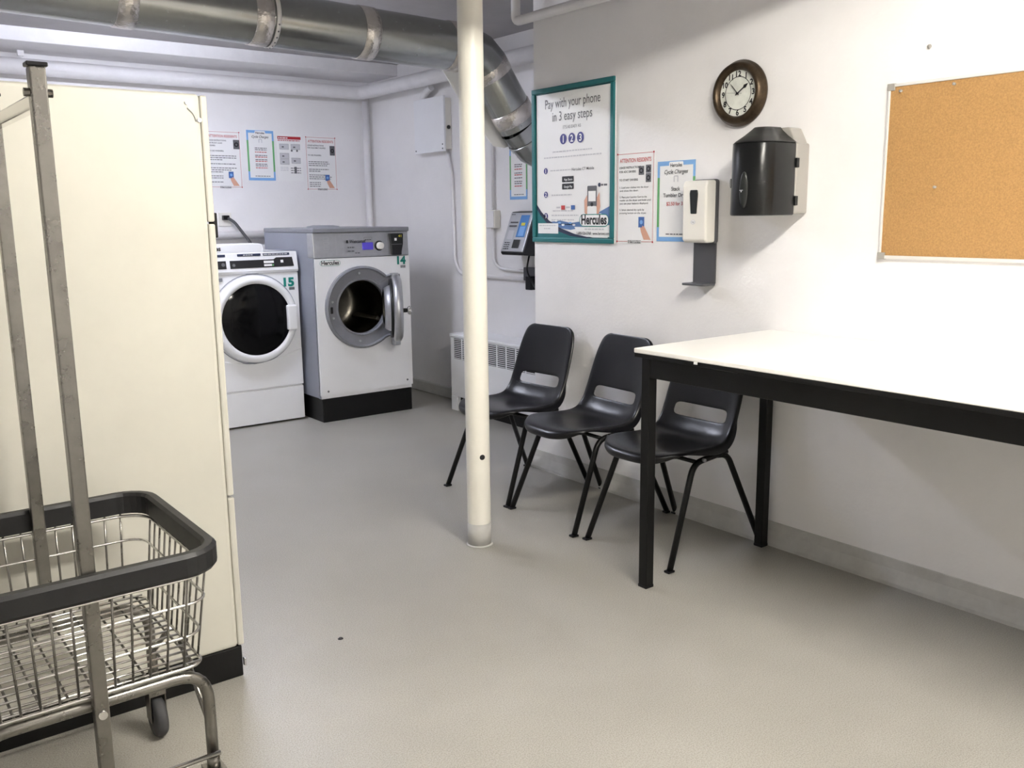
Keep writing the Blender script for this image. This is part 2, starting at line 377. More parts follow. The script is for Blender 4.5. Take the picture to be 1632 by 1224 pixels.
fp.box(X0, X1, F, F+.02, .188, 1.115, skip=('-y', '+y')); fp.build('front_panel', 'enamel', t)
for x, z in ((X0+.055, .215), (X1-.045, .225)): MB().cyl((x, F-.003, z), (x, F, z), .007, 10).build('screw', 'grey', t)
# steel door surround: circle with a hinge tab to the right
RO = .283; aa = 38
outl = [(CX+RO*math.cos(math.radians(a)), CZ_+RO*math.sin(math.radians(a))) for a in range(aa, 361-aa, 6)]
outl = [(3.30, CZ_+.222), (3.245, CZ_+.222)]+[(CX+RO*math.cos(math.radians(a)), CZ_+RO*math.sin(math.radians(a))) for a in range(46, 315, 6)]+[(3.245, CZ_-.222), (3.30, CZ_-.222)]
n = 60; ring_o = []
def ray_hit(a):
    dx, dz = math.cos(a), math.sin(a); best = None
    for i in range(len(outl)):
        (ax, az), (bx, bz) = outl[i], outl[(i+1) % len(outl)]
        ex, ez = bx-ax, bz-az; den = dx*ez-dz*ex
        if abs(den) < 1e-9: continue
        tt = ((ax-CX)*ez-(az-CZ_)*ex)/den; uu = ((ax-CX)*dz-(az-CZ_)*dx)/den
        if tt > 0 and -1e-6 <= uu <= 1+1e-6 and (best is None or tt > best): best = tt
    return (CX+dx*best, CZ_+dz*best)
angs = [2*math.pi*i/n for i in range(n)]
o_ = [ray_hit(a) for a in angs]; sm = MB(); rows = []
for k, (f_, y) in enumerate(((1, F), (1, F-.022), (.955, F-.028), (.93, F-.022), (.925, F-.012))):
    rows.append([(CX+(x-CX)*f_, y, CZ_+(z-CZ_)*f_) for x, z in o_])
for r_, y in ((.200, F-.004), (.190, F-.012), (.183, F-.004), (.183, F+.03)): rows.append([(CX+r_*math.cos(a), y, CZ_+r_*math.sin(a)) for a in angs])
sm.add([p for r_ in rows for p in r_], [[j*n+i, j*n+(i+1) % n, (j+1)*n+(i+1) % n, (j+1)*n+i] for j in range(len(rows)-1) for i in range(n)], False)
sur = sm.build('door_surround', 'gasket', t)
for a in (95, 168, 195, 262):
    MB().cyl((CX+.235*math.cos(math.radians(a)), F-.016, CZ_+.235*math.sin(math.radians(a))), (CX+.235*math.cos(math.radians(a)), F-.006, CZ_+.235*math.sin(math.radians(a))), .008, 10).build('screw', 'steel', sur)
MB().box(CX-.245, CX-.228, F-.016, F-.006, CZ_-.03, CZ_+.015).build('latch_slot', 'black', sur, .004)
MB().lathe([(.215, 0), (.205, .04), (.235, .07), (.235, .46), (.16, .50), (0, .505)], (CX, F+.01, CZ_), (0, 1, 0), 48).build('drum', 'drum', t)
for k in range(3):
    a = math.radians(-60+120*k); c, s_ = math.cos(a), math.sin(a)
    MB().box(-.018, .018, F+.09, F+.45, -.238, -.18).xf(Matrix.Translation((CX, 0, CZ_)) @ Matrix.Rotation(a, 4, 'Y')).build('drum_paddle', 'drum', t, .008)
# open door, hinged on the right
HX, HY = 3.245, F-.030
def door_pt():
    return Matrix.Translation((HX, HY, CZ_)) @ Matrix.Rotation(math.radians(63), 4, 'Z')
dm = MB().lathe([(0, .0), (.11, .0), (.128, -.012), (.150, -.030), (.205, -.034), (.225, -.02), (.228, .01), (.215, .026), (.16, .032), (.15, .06), (.135, .085), (0, .09)], (-.225, 0, 0), (0, 1, 0), 44)
dr = dm.xf(door_pt()).build('door', 'steel', t)
MB().lathe([(0, .096), (.10, .094), (.133, .086)], (-.225, 0, 0), (0, 1, 0), 32).xf(door_pt()).build('door_glass', 'glass_dark', dr)
MB().lathe([(.16, .026), (.20, .026), (.20, .045), (.165, .045)], (-.225, 0, 0), (0, 1, 0), 40).xf(door_pt()).build('door_gasket', 'rubber', dr)
hk = MB().cyl((-.40, -.03, 0), (-.40, -.062, 0), .014, 12).xf(door_pt()).build('door_handle', 'black_plastic', dr)
MB().lathe([(0, -.092), (.026, -.088), (.030, -.075), (.022, -.062), (0, -.06)], (-.40, 0, 0), (0, 1, 0), 20).xf(door_pt()).build('knob', 'chrome', hk)
MB().box(HX-.02, HX+.03, HY-.02, F-.004, CZ_-.285, CZ_+.225).build('door_hinge', 'steel', t, .006)
# control panel and top
cp = MB().prism([(F+.004, 1.118), (F+.012, 1.285), (F+.10, 1.285), (F+.10, 1.118)], lambda y, z: (X0-.0015, y, z), lambda y, z: (X1+.0015, y, z)).build('control_panel', 'steel', t, .004)
MB().box(X0-.004, X1+.004, F-.004, B, 1.285, 1.316).build('top_cover', 'gasket', t, .006)
pr = Print((X0, F+.002, 1.285), (1, 0, 0), (0, .05, 1), t)
for i in range(3): pr.ring('lightgrey', .07, .03+.03*i, .11, .05+.03*i, .002, 1)
pr.ring('lightgrey', .16, .012, .55, .150, .0015, 1)
pr.text('black', 'Wascomat', .260, .072, .034, 2, 'l', .125, .015); pr.rect('black', .238, .052, .252, .072, 2)
pr.ring('grey', .373, .035, .435, .075, .0015, 2); pr.bar('grey', .380, .428, .055, .006)
for i in range(2): pr.bar('grey', .245, .30, .105+.025*i, .008)
pr.bar('grey', .30, .34, .142, .006); pr.done()
MB().box(3.028, 3.108, F-.003, F+.012, 1.165, 1.215).build('display', 'screen', cp, .002)
MB().lathe([(.034, 0), (.034, .006), (.0, .006)], (3.158, F+.008, 1.190), (0, -1, 0), 24).build('knob_ring', 'black', cp)
MB().lathe([(.026, 0), (.024, .028), (.020, .031), (0, .031)], (3.160, F+.008, 1.190), (0, -1, 0), 24).build('knob', 'white_plastic', cp)
rd = MB().prism([(3.235, 1.272), (3.338, 1.272), (3.336, 1.20), (3.318, 1.122), (3.252, 1.122), (3.246, 1.20)], lambda x, z: (x, F-.022, z), lambda x, z: (x, F+.015, z)).build('card_reader', 'smoke2', t, .005)
pr = Print((3.235, F-.023, 1.272), (1, 0, 0), (0, 0, 1), rd); pr.rect('white', .030, .032, .048, .050, 1); pr.rect('grey', .006, .073, .09, .077, 1); pr.text('yellow', '41', .060, .026, .022, 2, 'l', .026, .02)
pr.rect('black', .014, .08, .084, .148, 1); pr.done()
pr = Print((X0, F-.001, 1.115), (1, 0, 0), (0, 0, 1), t); pr.badge(.112, .030, .150, .036, 1)
pr.text('mint', '14', .628, .056, .074, 2, 'l', .070, .05)
for i in range(3): pr.rect('grey', .655+.014*i, .066, .665+.014*i, .085, 2)
pr.done()
MB().lathe([(.12, 0), (.11, .012), (.07, .018), (0, .018)], (2.86, F+.25, 1.315), (0, 0, 1), 24).build('top_cap', 'gasket', t)

# ------------------------------------------------------------------ washer with the closed black glass door
t = thing('front_load_washer', 'white washer on a drawer pedestal with a big black glass door', 'washer', (2.30, 6.2, 0))
X0, X1, F, B = 1.955, 2.638, 5.85, 6.60; CX, CZ_ = 2.318, .725
MB().box(X0, X1, F+.012, B, .018, 1.165).build('cabinet', 'enamel', t, .01)
MB().box(X0+.03, X1-.03, F+.04, B-.03, 0, .02).build('feet_frame', 'black_metal', t)
MB().box(X0, X1, F, F+.02, .012, .243).build('pedestal_drawer', 'enamel', t, .005)
lowp = [(X0, .252), (X1, .252), (X1, .505)]+[(X1-(X1-X0)*k/12, .485-.06*math.sin(math.pi*k/12)+.02*abs(1-k/6)) for k in range(1, 12)]+[(X0, .505)]
MB().prism(lowp, lambda x, z: (x, F-.004, z), lambda x, z: (x, F+.02, z)).build('lower_panel', 'enamel', t, .004)
MB().box(X0, X1, F+.002, F+.02, .44, 1.025).build('front_panel', 'enamel', t)
MB().lathe([(.305, 0), (.300, -.004), (.292, .0)], (CX, F+.004, CZ_), (0, 1, 0), 56).build('door_recess', 'enamel_grey', t)
dr = MB().lathe([(.290, 0), (.288, .030), (.275, .044), (.250, .046), (.238, .036)], (CX, F, CZ_), (0, -1, 0), 56).build('door_ring', 'enamel', t)
MB().lathe([(.240, .034), (.20, .046), (.12, .056), (0, .060)], (CX, F, CZ_), (0, -1, 0), 48).build('door_glass', 'glass_dark', dr)
MB().box(CX+.205, CX+.275, F-.068, F-.030, CZ_-.085, CZ_+.085).build('door_handle', 'enamel', dr, .012, 3)
cp = MB().prism([(F-.004, 1.028), (F-.012, 1.045), (F+.010, 1.165), (F+.12, 1.165), (F+.12, 1.028)], lambda y, z: (X0-.002, y, z), lambda y, z: (X1+.004, y, z)).build('control_panel', 'enamel', t, .006)
sl = Vector((0, .022, .120)).normalized()
pr = Print((X0, F-.0135, 1.045)+sl*0 if False else Vector((X0, F-.0135, 1.045))+sl*.118, (1, 0, 0), sl, cp)
pr.rect('black', .215, .046, .52, .098, 1.5); pr.poly('black', [(.515, .046), (.535, .034), (.648, .034), (.655, .096), (.515, .098)], 1.5)
pr.rect('black', .03, .046, .19, .098, 1.5); pr.rect('navy', .27, .004, .43, .020, 1.5); pr.rect('navy', .445, .004, .632, .020, 1.5); pr.rect('navy', .08, .004, .19, .020, 1.5)
pr.bar('lightgrey', .31, .38, .015, .006, 3); pr.bar('lightgrey', .45, .62, .015, .006, 3); pr.rect('white', .445, .054, .515, .070, 3); pr.rect('white', .445, .077, .50, .090, 3)
pr.disc('green', .508, .084, .006, l=3); pr.rect('white', .563, .052, .582, .070, 3); pr.disc('grey', .24, .076, .010, l=3); pr.disc('grey', .17, .07, .012, l=3); pr.done()
hm = MB().prism(rrect(X0+.04, 2.42, 1.10, 1.222, .03), lambda x, z: (x, F+.035, z), lambda x, z: (x, F+.20, z)).build('coin_box_housing', 'enamel', t, .006)
pr = Print((2.28, F+.034, 1.216), (1, 0, 0), (0, 0, 1), hm); pr.text('black', 'Hercules', -.225, .035, .042, 1, 'c', .150, .03); pr.done()
pr = Print((X0, F+.001, 1.02), (1, 0, 0), (0, 0, 1), t); pr.text('mint', '15', .578, .087, .078, 2, 'l', .076, .05); pr.rect('grey', .615, .096, .655, .114, 2); pr.done()
MB().box(X0+.10, X0+.16, F-.006, F+.004, .985, 1.008).build('latch', 'gasket', t, .003)

# outlet and cord behind that washer
t = thing('wall_outlet', 'small outlet plate on the back wall with a black plug', 'outlet', (2.55, BY, 1.38))
MB().box(2.50, 2.60, BY-.012, BY, 1.33, 1.43).build('plate', 'white_plastic', t, .003); MB().box(2.525, 2.575, BY-.05, BY-.012, 1.375, 1.41).build('plug', 'black_plastic', t, .005)
MB().tube(bend([(2.56, BY-.045, 1.39), (2.60, BY-.07, 1.36), (2.70, BY-.12, 1.20), (2.72, BY-.15, 1.0)], .03), .011, 8).build('power_cord', 'grey_plastic', t)

# ------------------------------------------------------------------ convector cabinet
t = thing('convector_heater', 'white convector cabinet with slotted grille on the recessed wall', 'heater', (3.70, 4.80, 0))
RX, Y0, Y1 = 3.60, 4.10, 5.445
MB().box(RX, FX-.034, Y0, Y1, .105, .535).build('cabinet', 'enamel', t, .006)
MB().box(RX-.006, FX-.002, Y0, Y1+.004, .537, .558).build('top_cover', 'enamel', t, .005)
MB().box(RX, FX-.034, Y1-.075, Y1, 0, .105).build('foot', 'enamel', t, .003); MB().box(RX, FX-.034, Y0, Y0+.07, 0, .105).build('foot', 'enamel', t, .003)
MB().box(RX+.03, FX-.034, Y0+.07, Y1-.075, .0, .105).build('toe_space', 'black_metal', t)
y = Y1-.05
while y > Y0+.15:
    gm = MB().box(RX-.001, RX+.004, y-.088, y, .382, .528); gr = gm.build('grille_slot', 'black', t)
    sm = MB()
    for k in range(11): sm.box(RX-.004, RX-.001, y-.088, y, .386+k*.0132, .391+k*.0132)
    sm.build('slats', 'enamel', gr); y -= .104

# ------------------------------------------------------------------ electric box, conduits, terminal on the recessed wall
t = thing('electrical_box', 'white metal electrical box high on the recessed wall', 'box', (3.8, 5.90, 1.85))
MB().box(3.775, FX-.002, 5.705, 6.09, 1.865, 2.225).build('case', 'white_plastic', t, .004)
MB().box(3.757, 3.775, 5.70, 6.105, 1.850, 2.240).build('cover', 'enamel', t, .004)
for y, z in ((6.085, 1.87), (5.72, 1.87), (5.72, 1.90)): MB().cyl((3.754, y, z), (3.757, y, z), .006, 8).build('screw', 'grey', t)
MB().cyl((3.80, 5.698, 2.02), (3.80, 5.705, 2.02), .014, 12).build('lock', 'black', t)
pipe('conduit', [(3.81, 5.74, 1.86), (3.81, 5.69, 1.70), (3.81, 5.675, 1.05), (3.81, 5.60, .962), (3.81, 4.84, .962)], .012, parent=t, rad=.07)
pipe('conduit', [(3.76, 5.86, 2.312), (3.76, 5.90, 2.30), (3.785, 6.0, 2.27), (3.80, 6.05, 2.22)], .026, parent=t, rad=.05)
t = thing('junction_box', 'small white junction box right of the post', 'box', (3.8, 5.18, 1.30))
MB().box(3.775, FX-.002, 5.125, 5.243, 1.300, 1.423).build('case', 'white_plastic', t, .006)
MB().box(3.770, 3.775, 5.130, 5.238, 1.305, 1.418).build('cover', 'pipe', t, .002)
pipe('conduit', [(3.81, 5.185, 2.32), (3.81, 5.185, 1.42)], .011, parent=t)
pipe('conduit', [(3.81, 5.19, 1.30), (3.81, 5.185, 1.06), (3.81, 5.10, 1.022), (3.81, 4.84, 1.018)], .011, parent=t, rad=.08)
t = thing('payment_terminal', 'black and silver card payment terminal with a small blue screen on the wall', 'terminal', (3.75, 4.78, 1.13))
ya, yb = 4.655, 4.90
MB().prism([(FX, 1.12), (3.665, 1.13), (3.655, 1.145), (3.755, 1.408), (FX, 1.415)], lambda x, z: (x, ya, z), lambda x, z: (x, yb, z)).build('case', 'black_plastic', t, .006)
tr = Vector((0, -1, 0)); tu = Vector((.100, 0, .263)).normalized(); tn = tr.cross(tu)
TB = Vector((3.655, yb, 1.146)); W_, H_ = yb-ya, .278
def tplate(name, m, x0, z0, x1, z1, d0, d1, par, bev=.002):
    pts = [(x0, z0), (x1, z0), (x1, z1), (x0, z1)]
    return MB().prism(pts, lambda a, b: TB+tr*a+tu*b+tn*d0, lambda a, b: TB+tr*a+tu*b+tn*d1).build(name, m, par, bev)
fpn = tplate('face_plate', 'steel', .006, .006, W_-.006, H_-.004, -.001, .006, t, .003)
tplate('screen', 'screen2', .125, .105, W_-.030, .255, .006, .008, fpn)
tplate('keypad', 'smoke2', .115, .030, .185, .088, .006, .009, fpn); tplate('card_slot', 'grey_plastic', .03, .175, .105, .185, .006, .012, fpn); tplate('card_slot', 'grey_plastic', .03, .20, .11, .21, .006, .010, fpn)
tplate('price_sticker', 'lightgrey', .035, .09, .095, .15, .006, .007, fpn)
pr = Print(TB+tu*H_+tn*.0065, tr, tu, fpn)
for i in range(4): pr.bar('black', .025, .085, .215+.014*i, .006)
pr.bar('grey', .02, .06, .022, .007); pr.rect('yellow', .15, .075, .19, .095, 3); pr.rect('skyblue', .145, .10, .20, .165, 3); pr.done()
MB().tube(bend([(3.74, 4.70, 1.13), (3.73, 4.72, 1.03), (3.74, 4.67, .95), (3.74, 4.60, .88)], .05), .006, 8).build('cable', 'black_plastic', t)
MB().tube(bend([(3.80, 4.66, 1.41), (3.80, 4.62, 1.46), (3.81, 4.50, 1.50)], .03), .005, 6).build('cable', 'black_plastic', t)
t = thing('power_adapter', 'dark power adapter plugged in below the payment terminal', 'adapter', (3.80, 4.72, .90))
MB().box(3.79, FX, 4.60, 4.83, .955, 1.045).build('outlet_plate', 'grey_plastic', t, .006); MB().box(3.75, 3.80, 4.70, 4.76, .90, .99).build('plug_block', 'black_plastic', t, .006)

# ------------------------------------------------------------------ notices and posters
def notice(name, label, o, r, w, h, cat='poster', group=None, thick=.0015, m='paper'):
    o = Vector(o); r = Vector(r); n = r.cross(Vector((0, 0, 1)))
    mb = MB(); c = o; e = o+r*w-Vector((0, 0, h)); b = [c, c+r*w, e, c-Vector((0, 0, h))]
    mb.add([p for p in b]+[p+n*thick for p in b], [[0, 1, 2, 3], [7, 6, 5, 4], [0, 4, 5, 1], [1, 5, 6, 2], [2, 6, 7, 3], [3, 7, 4, 0]])
    t = thing(name, label, cat, o-Vector((0, 0, h)), group); mb.build('sheet', m, t)
    return t, Print(o+n*thick, r, (0, 0, 1), t)
RW = (0, -1, 0); BW = (1, 0, 0)
def hand_card(p, x, y, k=1.0):
    p.poly('skin', [(x+.005*k, y+.045*k), (x+.03*k, y+.04*k), (x+.055*k, y+.075*k), (x+.075*k, y+.105*k), (x+.03*k, y+.105*k), (x+.012*k, y+.07*k)], 2)
    p.rect('blue', x-.005*k, y, x+.033*k, y+.048*k, 3); p.disc('skyblue', x+.014*k, y+.024*k, .010*k, l=4); p.poly('skin', [(x+.020*k, y+.04*k), (x+.034*k, y+.044*k), (x+.036*k, y+.06*k), (x+.022*k, y+.058*k)], 5)
def machine_icon(p, x, y, w, h):
    p.rect('grey', x, y, x+w, y+h, 2); p.disc('black', x+w/2, y+h*.52, w*.36, l=3); p.disc('grey', x+w/2, y+h*.52, w*.18, l=4)
def attention(o, r, w, h, label, lines, body, icons, group=None):
    t, p = notice('instruction_notice', label, o, r, w, h, group=group); m_ = .010
    p.ring('red', m_, m_, w-m_, h-m_, .0022, 1)
    for cx, cy in ((m_, m_), (w-m_, m_), (m_, h-m_), (w-m_, h-m_)): p.rect('darkred', cx-.004, cy-.004, cx+.004, cy+.004, 2)
    p.text('red', 'ATTENTION RESIDENTS', w/2, .050, .026, 2, 'c', w*.80, .012)
    yy = .078
    for s in lines:
        if s: p.text('black', s, .022, yy, .014, 2, 'l', min(w*.62, .0078*len(s)), .012)
        yy += .019
    for s in body:
        if s == '-': p.bar('grey', .026, w*random.uniform(.68, .86), yy, .0055)
        elif s == '~': p.bar('grey', .026, w*.45, yy, .0055)
        elif s: p.text('black', s, .026, yy, .0118, 2, 'l', min(w*.80, .0054*len(s)), .003)
        yy += .0148
    for ic in icons: machine_icon(p, *ic)
    hand_card(p, w*.62, h-.125, 1.0); p.poly('white', rrect(w/2-.045, w/2+.045, h-.018, h-.001, .004), 2.5); p.ring('grey', w/2-.043, h-.017, w/2+.043, h-.003, .002, 3); p.text('black', 'Hercules', w/2, h-.0045, .017, 3.5, 'c', .078, .02)
    p.done(); return t
def charges(o, r, w, h, label, body, group=None):
    t, p = notice('price_notice', label, o, r, w, h, group=group); b = .020
    p.rect('skyblue', 0, 0, w, b, 1); p.rect('skyblue', 0, h-b, w, h, 1)
    for x in (0, w-b*.7): p.rect('skyblue', x, b, x+b*.7, h*.2, 1); p.rect('green', x, h*.2, x+b*.7, h*.82, 1); p.rect('skyblue', x, h*.82, x+b*.7, h-b, 1)
    p.poly('white', rrect(w/2-.042, w/2+.042, .004, .032, .006), 2); p.text('black', 'Hercules', w/2, .026, .022, 3, 'c', .07, .02)
    p.text('black', 'Cycle Charges', w/2, .056, .026, 3, 'c', w*.62, .008, .35)
    for s in (-1, 1): p.rect('lightgrey', w/2+s*.011-.003, .066, w/2+s*.011+.003, .092, 2)
    p.rect('lightgrey', w/2-.011, .064, w/2+.011, .069, 2)
    for (s, y, size, k) in body:
        if s in '-=': p.bar('grey' if s == '-' else 'red', w*.28, w*.72, y, .006)
        else: p.text(k, s, w/2, y, size, 3, 'c', None, .012)
    p.bar('grey', w*.25, w*.8, h-.030, .005); p.done(); return t

PX = WX-.0005
# big framed poster
w, h = .620, .780; PO = Vector((PX, 3.868, 2.026))
t, p = notice('payment_poster', 'large teal framed poster about paying with your phone', PO, RW, w, h, thick=.004)
n = Vector((-1, 0, 0)); fr = .024
for nm, x0, x1, y0, y1 in (('frame_rail', 0, w, 0, fr), ('frame_rail', 0, w, h-fr, h), ('frame_stile', 0, fr, fr, h-fr), ('frame_stile', w-fr, w, fr, h-fr)):
    MB().box(PX-.016, PX, PO.y-x1, PO.y-x0, PO.z-y1, PO.z-y0).build(nm, 'teal', t, .004)
p.ring('teal_dark', fr-.001, fr-.001, w-fr+.001, h-fr+.001, .008, 2)
p.text('grey', 'Pay with your phone', w/2, .105, .066, 3, 'c', .415); p.text('grey', 'in 3 easy steps', w/2, .170, .066, 3, 'c', .300)
p.text('grey', "IT'S AS EASY AS", w/2, .212, .022, 3, 'c', .135)
for i, d in enumerate('123'):
    x = w/2-.065+.065*i; p.disc('purple', x, .262, .026, l=3); p.text('white', d, x, .279, .048, 4, 'c', None, .02)
    y = (.415, .535, .645)[i]; p.disc('purple', .105, y, .016, l=3); p.text('white', d, .105, y+.0105, .030, 4, 'c', None, .02)
for y, a, b in ((.325, .16, .46), (.352, .09, .53), (.542, .15, .31), (.622, .16, .32), (.645, .15, .36), (.668, .15, .33), (.690, .15, .33)): p.bar('lightgrey', a, b, y, .006)
p.bar('lightgrey', .14, .30, .418, .006); p.text('grey', 'Hercules CT Mobile', .310, .421, .020, 3, 'l', .165, .005)
for i, s in enumerate(('App Store', 'Google Play')):
    y = .447+.036*i; p.poly('black', rrect(.235, .325, y, y+.029, .004), 3); p.text('white', s, .283, y+.021, .016, 4, 'c', .065, .01)
for i, c_ in enumerate(('lightgrey', 'red', 'lightgrey', 'blue')): p.rect(c_, .190+.038*i, .592 if c_ in ('red', 'blue') else .598, .220+.038*i, .614 if c_ in ('red', 'blue') else .606, 3)
# sea, hand with phone, swoosh
p.poly('seablue', [(.09, .665), (.14, .675), (.22, .668), (.30, .68), (.40, .672), (.46, .66), (.52, .625), (.588, .60), (.588, .69), (.42, .70), (.30, .715), (.20, .705)], 2)
for k in range(16): p.disc('white' if k % 3 else 'skyblue', .13+.028*k, .680+.012*math.sin(k*2.1)-(.03 if k > 12 else 0), .012, .005, 2.5)
p.poly('skin', [(.405, .57), (.425, .545), (.50, .555), (.515, .53), (.522, .60), (.505, .66), (.49, .70), (.44, .70), (.43, .65), (.408, .63)], 3)
p.poly('grey', rrect(.428, .497, .500, .600, .006), 4); p.rect('white', .436, .525, .490, .575, 5); p.poly('white', rrect(.428, .497, .598, .665, .010), 4.5); p.disc('black', .463, .590, .010, l=5.5)
p.disc('navy', .515, .497, .010, l=4); p.bar('grey', .527, .57, .502, .009)
p.poly('teal', [(fr+.006, .60), (.06, .635), (.12, .682), (.20, .718), (.30, .742), (.45, .756), (fr+.006, .756)], 2.6)
p.poly('navy', [(fr+.006, .585), (.07, .625), (.13, .668), (.22, .706), (.33, .735), (.47, .756), (.42, .756), (.30, .746), (.19, .720), (.11, .680), (.06, .640), (fr+.006, .608)], 3)
p.rect('white', .040, .682, .205, .735, 4); p.bar('lightgrey', .05, .19, .696, .005, 5); p.bar('lightgrey', .09, .14, .712, .005, 5)
p.poly('white', [(.60-.024, .700), (.60-.024, .752), (.47, .752), (.36, .738), (.33, .70)], 2.8)
p.badge(.478, .668, .215, .062, 6); p.bar('lightgrey', .41, .55, .714, .006, 6)
p.text('black', '1-800-526-5760', .352, .738, .020, 6, 'l', .105, .01); p.text('black', 'www.hercnet.com', .470, .738, .020, 6, 'l', .118, .01)
p.done()
attention((PX, 3.240, 1.675), RW, .255, .427, 'white notice with red heading right beside the big framed poster',
          ['USAGE INSTRUCTIONS', 'FOR ADC DRYERS', '', 'TO START DRYERS:'],
          ['', '1. Load your clothes into the dryer', '    and close the door.', '', '2. Place your Laundry Card to the', '    reader on the dryer and hold until', '    you see your balance displayed.', '', '3. Select desired dry cycle by', '    pressing button on the dryer.'],
          [(.150, .070, .035, .040), (.196, .066, .034, .036), (.196, .104, .034, .040)])
charges((PX, 2.970, 1.618), RW, .225, .355, 'blue and green bordered price notice partly behind the soap dispenser',
        [('Stack', .130, .024, 'black'), ('Tumbler Dryer', .158, .024, 'black'), ('$2.50 for 36', .195, .022, 'red')])
PB = BY-.0005
attention((2.44, PB, 2.035), BW, .275, .425, 'notice with red heading on the back wall next to the dryer edge',
          ['USAGE INSTRUCTIONS', 'FOR FRONT LOAD', 'WASHERS', '', 'TO USE WASHERS:'], ['', '-', '-', '~', '', '-', '', '-', '-', '~', '', '~', '~', '', '~'], [(.215, .065, .048, .068)])
charges((2.762, PB, 2.048), BW, .218, .375, 'blue and green bordered price notice on the back wall above the washers',
        [('-', .135, 0, ''), ('-', .148, 0, ''), ('=', .165, 0, ''), ('-', .190, 0, ''), ('=', .202, 0, ''), ('-', .222, 0, ''), ('=', .234, 0, ''), ('-', .255, 0, ''), ('-', .268, 0, ''), ('=', .283, 0, '')])
t, p = notice('diagram_notice', 'notice with a red banner and small diagrams on the back wall', (3.005, PB, 2.030), BW, .210, .358)
p.rect('darkred', .006, .018, .200, .040, 1); p.bar('white', .012, .09, .034, .008); p.bar('red', .006, .19, .052, .006)
for (x, y) in ((.02, .075), (.115, .075), (.02, .145), (.02, .19), (.115, .18)): p.rect('lightgrey', x, y, x+.075, y+.042, 1); p.rect('grey', x+.018, y+.018, x+.036, y+.028, 2); p.ring('grey', x, y, x+.075, y+.042, .0015, 2)
for (x, y) in ((.12, .125), (.165, .125)): p.disc('grey', x, y, .008, l=2)
for k in range(3): p.bar('lightgrey', .02, .09, .255+.012*k, .004); p.bar('grey', .105, .19, .262+.018*k, .006)
p.rect('grey', .135, .248, .155, .30, 1); p.done()
attention((3.238, PB, 2.025), BW, .275, .425, 'notice with red heading on the back wall, rightmost of the row',
          ['USAGE INSTRUCTIONS', 'FOR WASCOMAT WASHERS', '', '', 'TO USE WASHERS:'], ['', '', '-', '-', '-', '', '-', '~', '', '-', '-', '-', '', '~', '~', '~'], [(.215, .072, .044, .075)])
charges((FX-.0005, 5.015, 1.850), RW, .19, .36, 'blue and green bordered price notice on the recessed wall under the duct',
        [('-', .135, 0, ''), ('-', .148, 0, ''), ('=', .165, 0, ''), ('-', .190, 0, ''), ('=', .202, 0, ''), ('-', .222, 0, ''), ('-', .245, 0, ''), ('-', .258, 0, ''), ('=', .275, 0, '')])

# ------------------------------------------------------------------ soap dispenser
t = thing('soap_dispenser', 'white wall soap dispenser with a dark window and drip tray', 'dispenser', (WX, 2.67, 1.08))
ya, yb = 2.606, 2.738
MB().box(WX-.030, WX, ya, yb, 1.258, 1.530).build('back_plate', 'grey_plastic', t, .012, 3)
prof = [(0, 1.264), (.050, 1.262), (.064, 1.275), (.066, 1.50), (.058, 1.524), (0, 1.526)]
MB().prism(prof, lambda a, z: (WX-.026-a, ya-.001, z), lambda a, z: (WX-.026-a, yb+.001, z)).build('cover', 'white_plastic', t, .012, 3)
MB().prism([(p_[0], p_[1]) for p_ in [(-.016, .0), (.016, 0), (.023, .085), (.020, .100), (-.020, .100), (-.023, .085)]], lambda a, z: (WX-.095, 2.672-a, 1.385+z), lambda a, z: (WX-.088, 2.672-a, 1.385+z)).build('window', 'smoke2', t, .004, 3)
pr = Print((WX-.0935, 2.69, 1.368), RW, (0, 0, 1), t); pr.disc('lightgrey', .018, .018, .014, .009, 1); pr.disc('white', .018, .018, .012, .0075, 1.5); pr.text('grey', 'zep', .018, .021, .013, 2, 'c', .016); pr.done()
MB().box(WX-.008, WX, 2.616, 2.742, 1.085, 1.262).build('tray_bracket', 'grey_plastic', t, .003)
MB().prism(rrect(0, .082, 2.614, 2.744, .012, 4), lambda a, y: (WX-a, y, 1.078), lambda a, y: (WX-a, y, 1.088)).build('drip_tray', 'grey_plastic', t, .003)

# ------------------------------------------------------------------ paper towel dispenser
t = thing('towel_dispenser', 'black smoked plastic paper towel dispenser on the wall under the clock', 'dispenser', (WX, 2.31, 1.37))
ya, yb, za, zb = 2.172, 2.452, 1.376, 1.648
MB().box(3.030, WX, ya, yb, za+.004, zb).build('back_housing', 'beige_plastic', t, .010, 3)
cov = [(3.030, ya), (2.905, ya+.004), (2.862, ya+.020), (2.842, ya+.055), (2.836, 2.285), (2.846, 2.322), (2.872, 2.352), (2.93, 2.400), (3.030, yb)]
def smooth_curve(P, n=4):
    out = []
    for i in range(len(P)-1):
        p0, p1, p2, p3 = P[max(i-1, 0)], P[i], P[i+1], P[min(i+2, len(P)-1)]
        for k in range(n):
            u = k/n; out.append(tuple(.5*(2*p1[j]+(p2[j]-p0[j])*u+(2*p0[j]-5*p1[j]+4*p2[j]-p3[j])*u*u+(3*p1[j]-p0[j]-3*p2[j]+p3[j])*u**3) for j in (0, 1)))
    return out+[P[-1]]
cov = cov[:1]+smooth_curve(cov[1:-1])+cov[-1:]
def cv(f, z): return lambda x, y: (3.03+(x-3.03)*f, 2.31+(y-2.31)*(1 if f == 1 else .995), z)
MB().prism(cov, cv(1, za), cv(.965, zb), True).build('cover', 'smoke', t, .006, 2)
for z in (za+.055, zb-.075): MB().box(3.028, 3.046, ya-.004, ya+.01, z-.018, z+.018).build('hinge', 'smoke', t, .002)
tp = MB(); nn = len(cov); rr_ = []
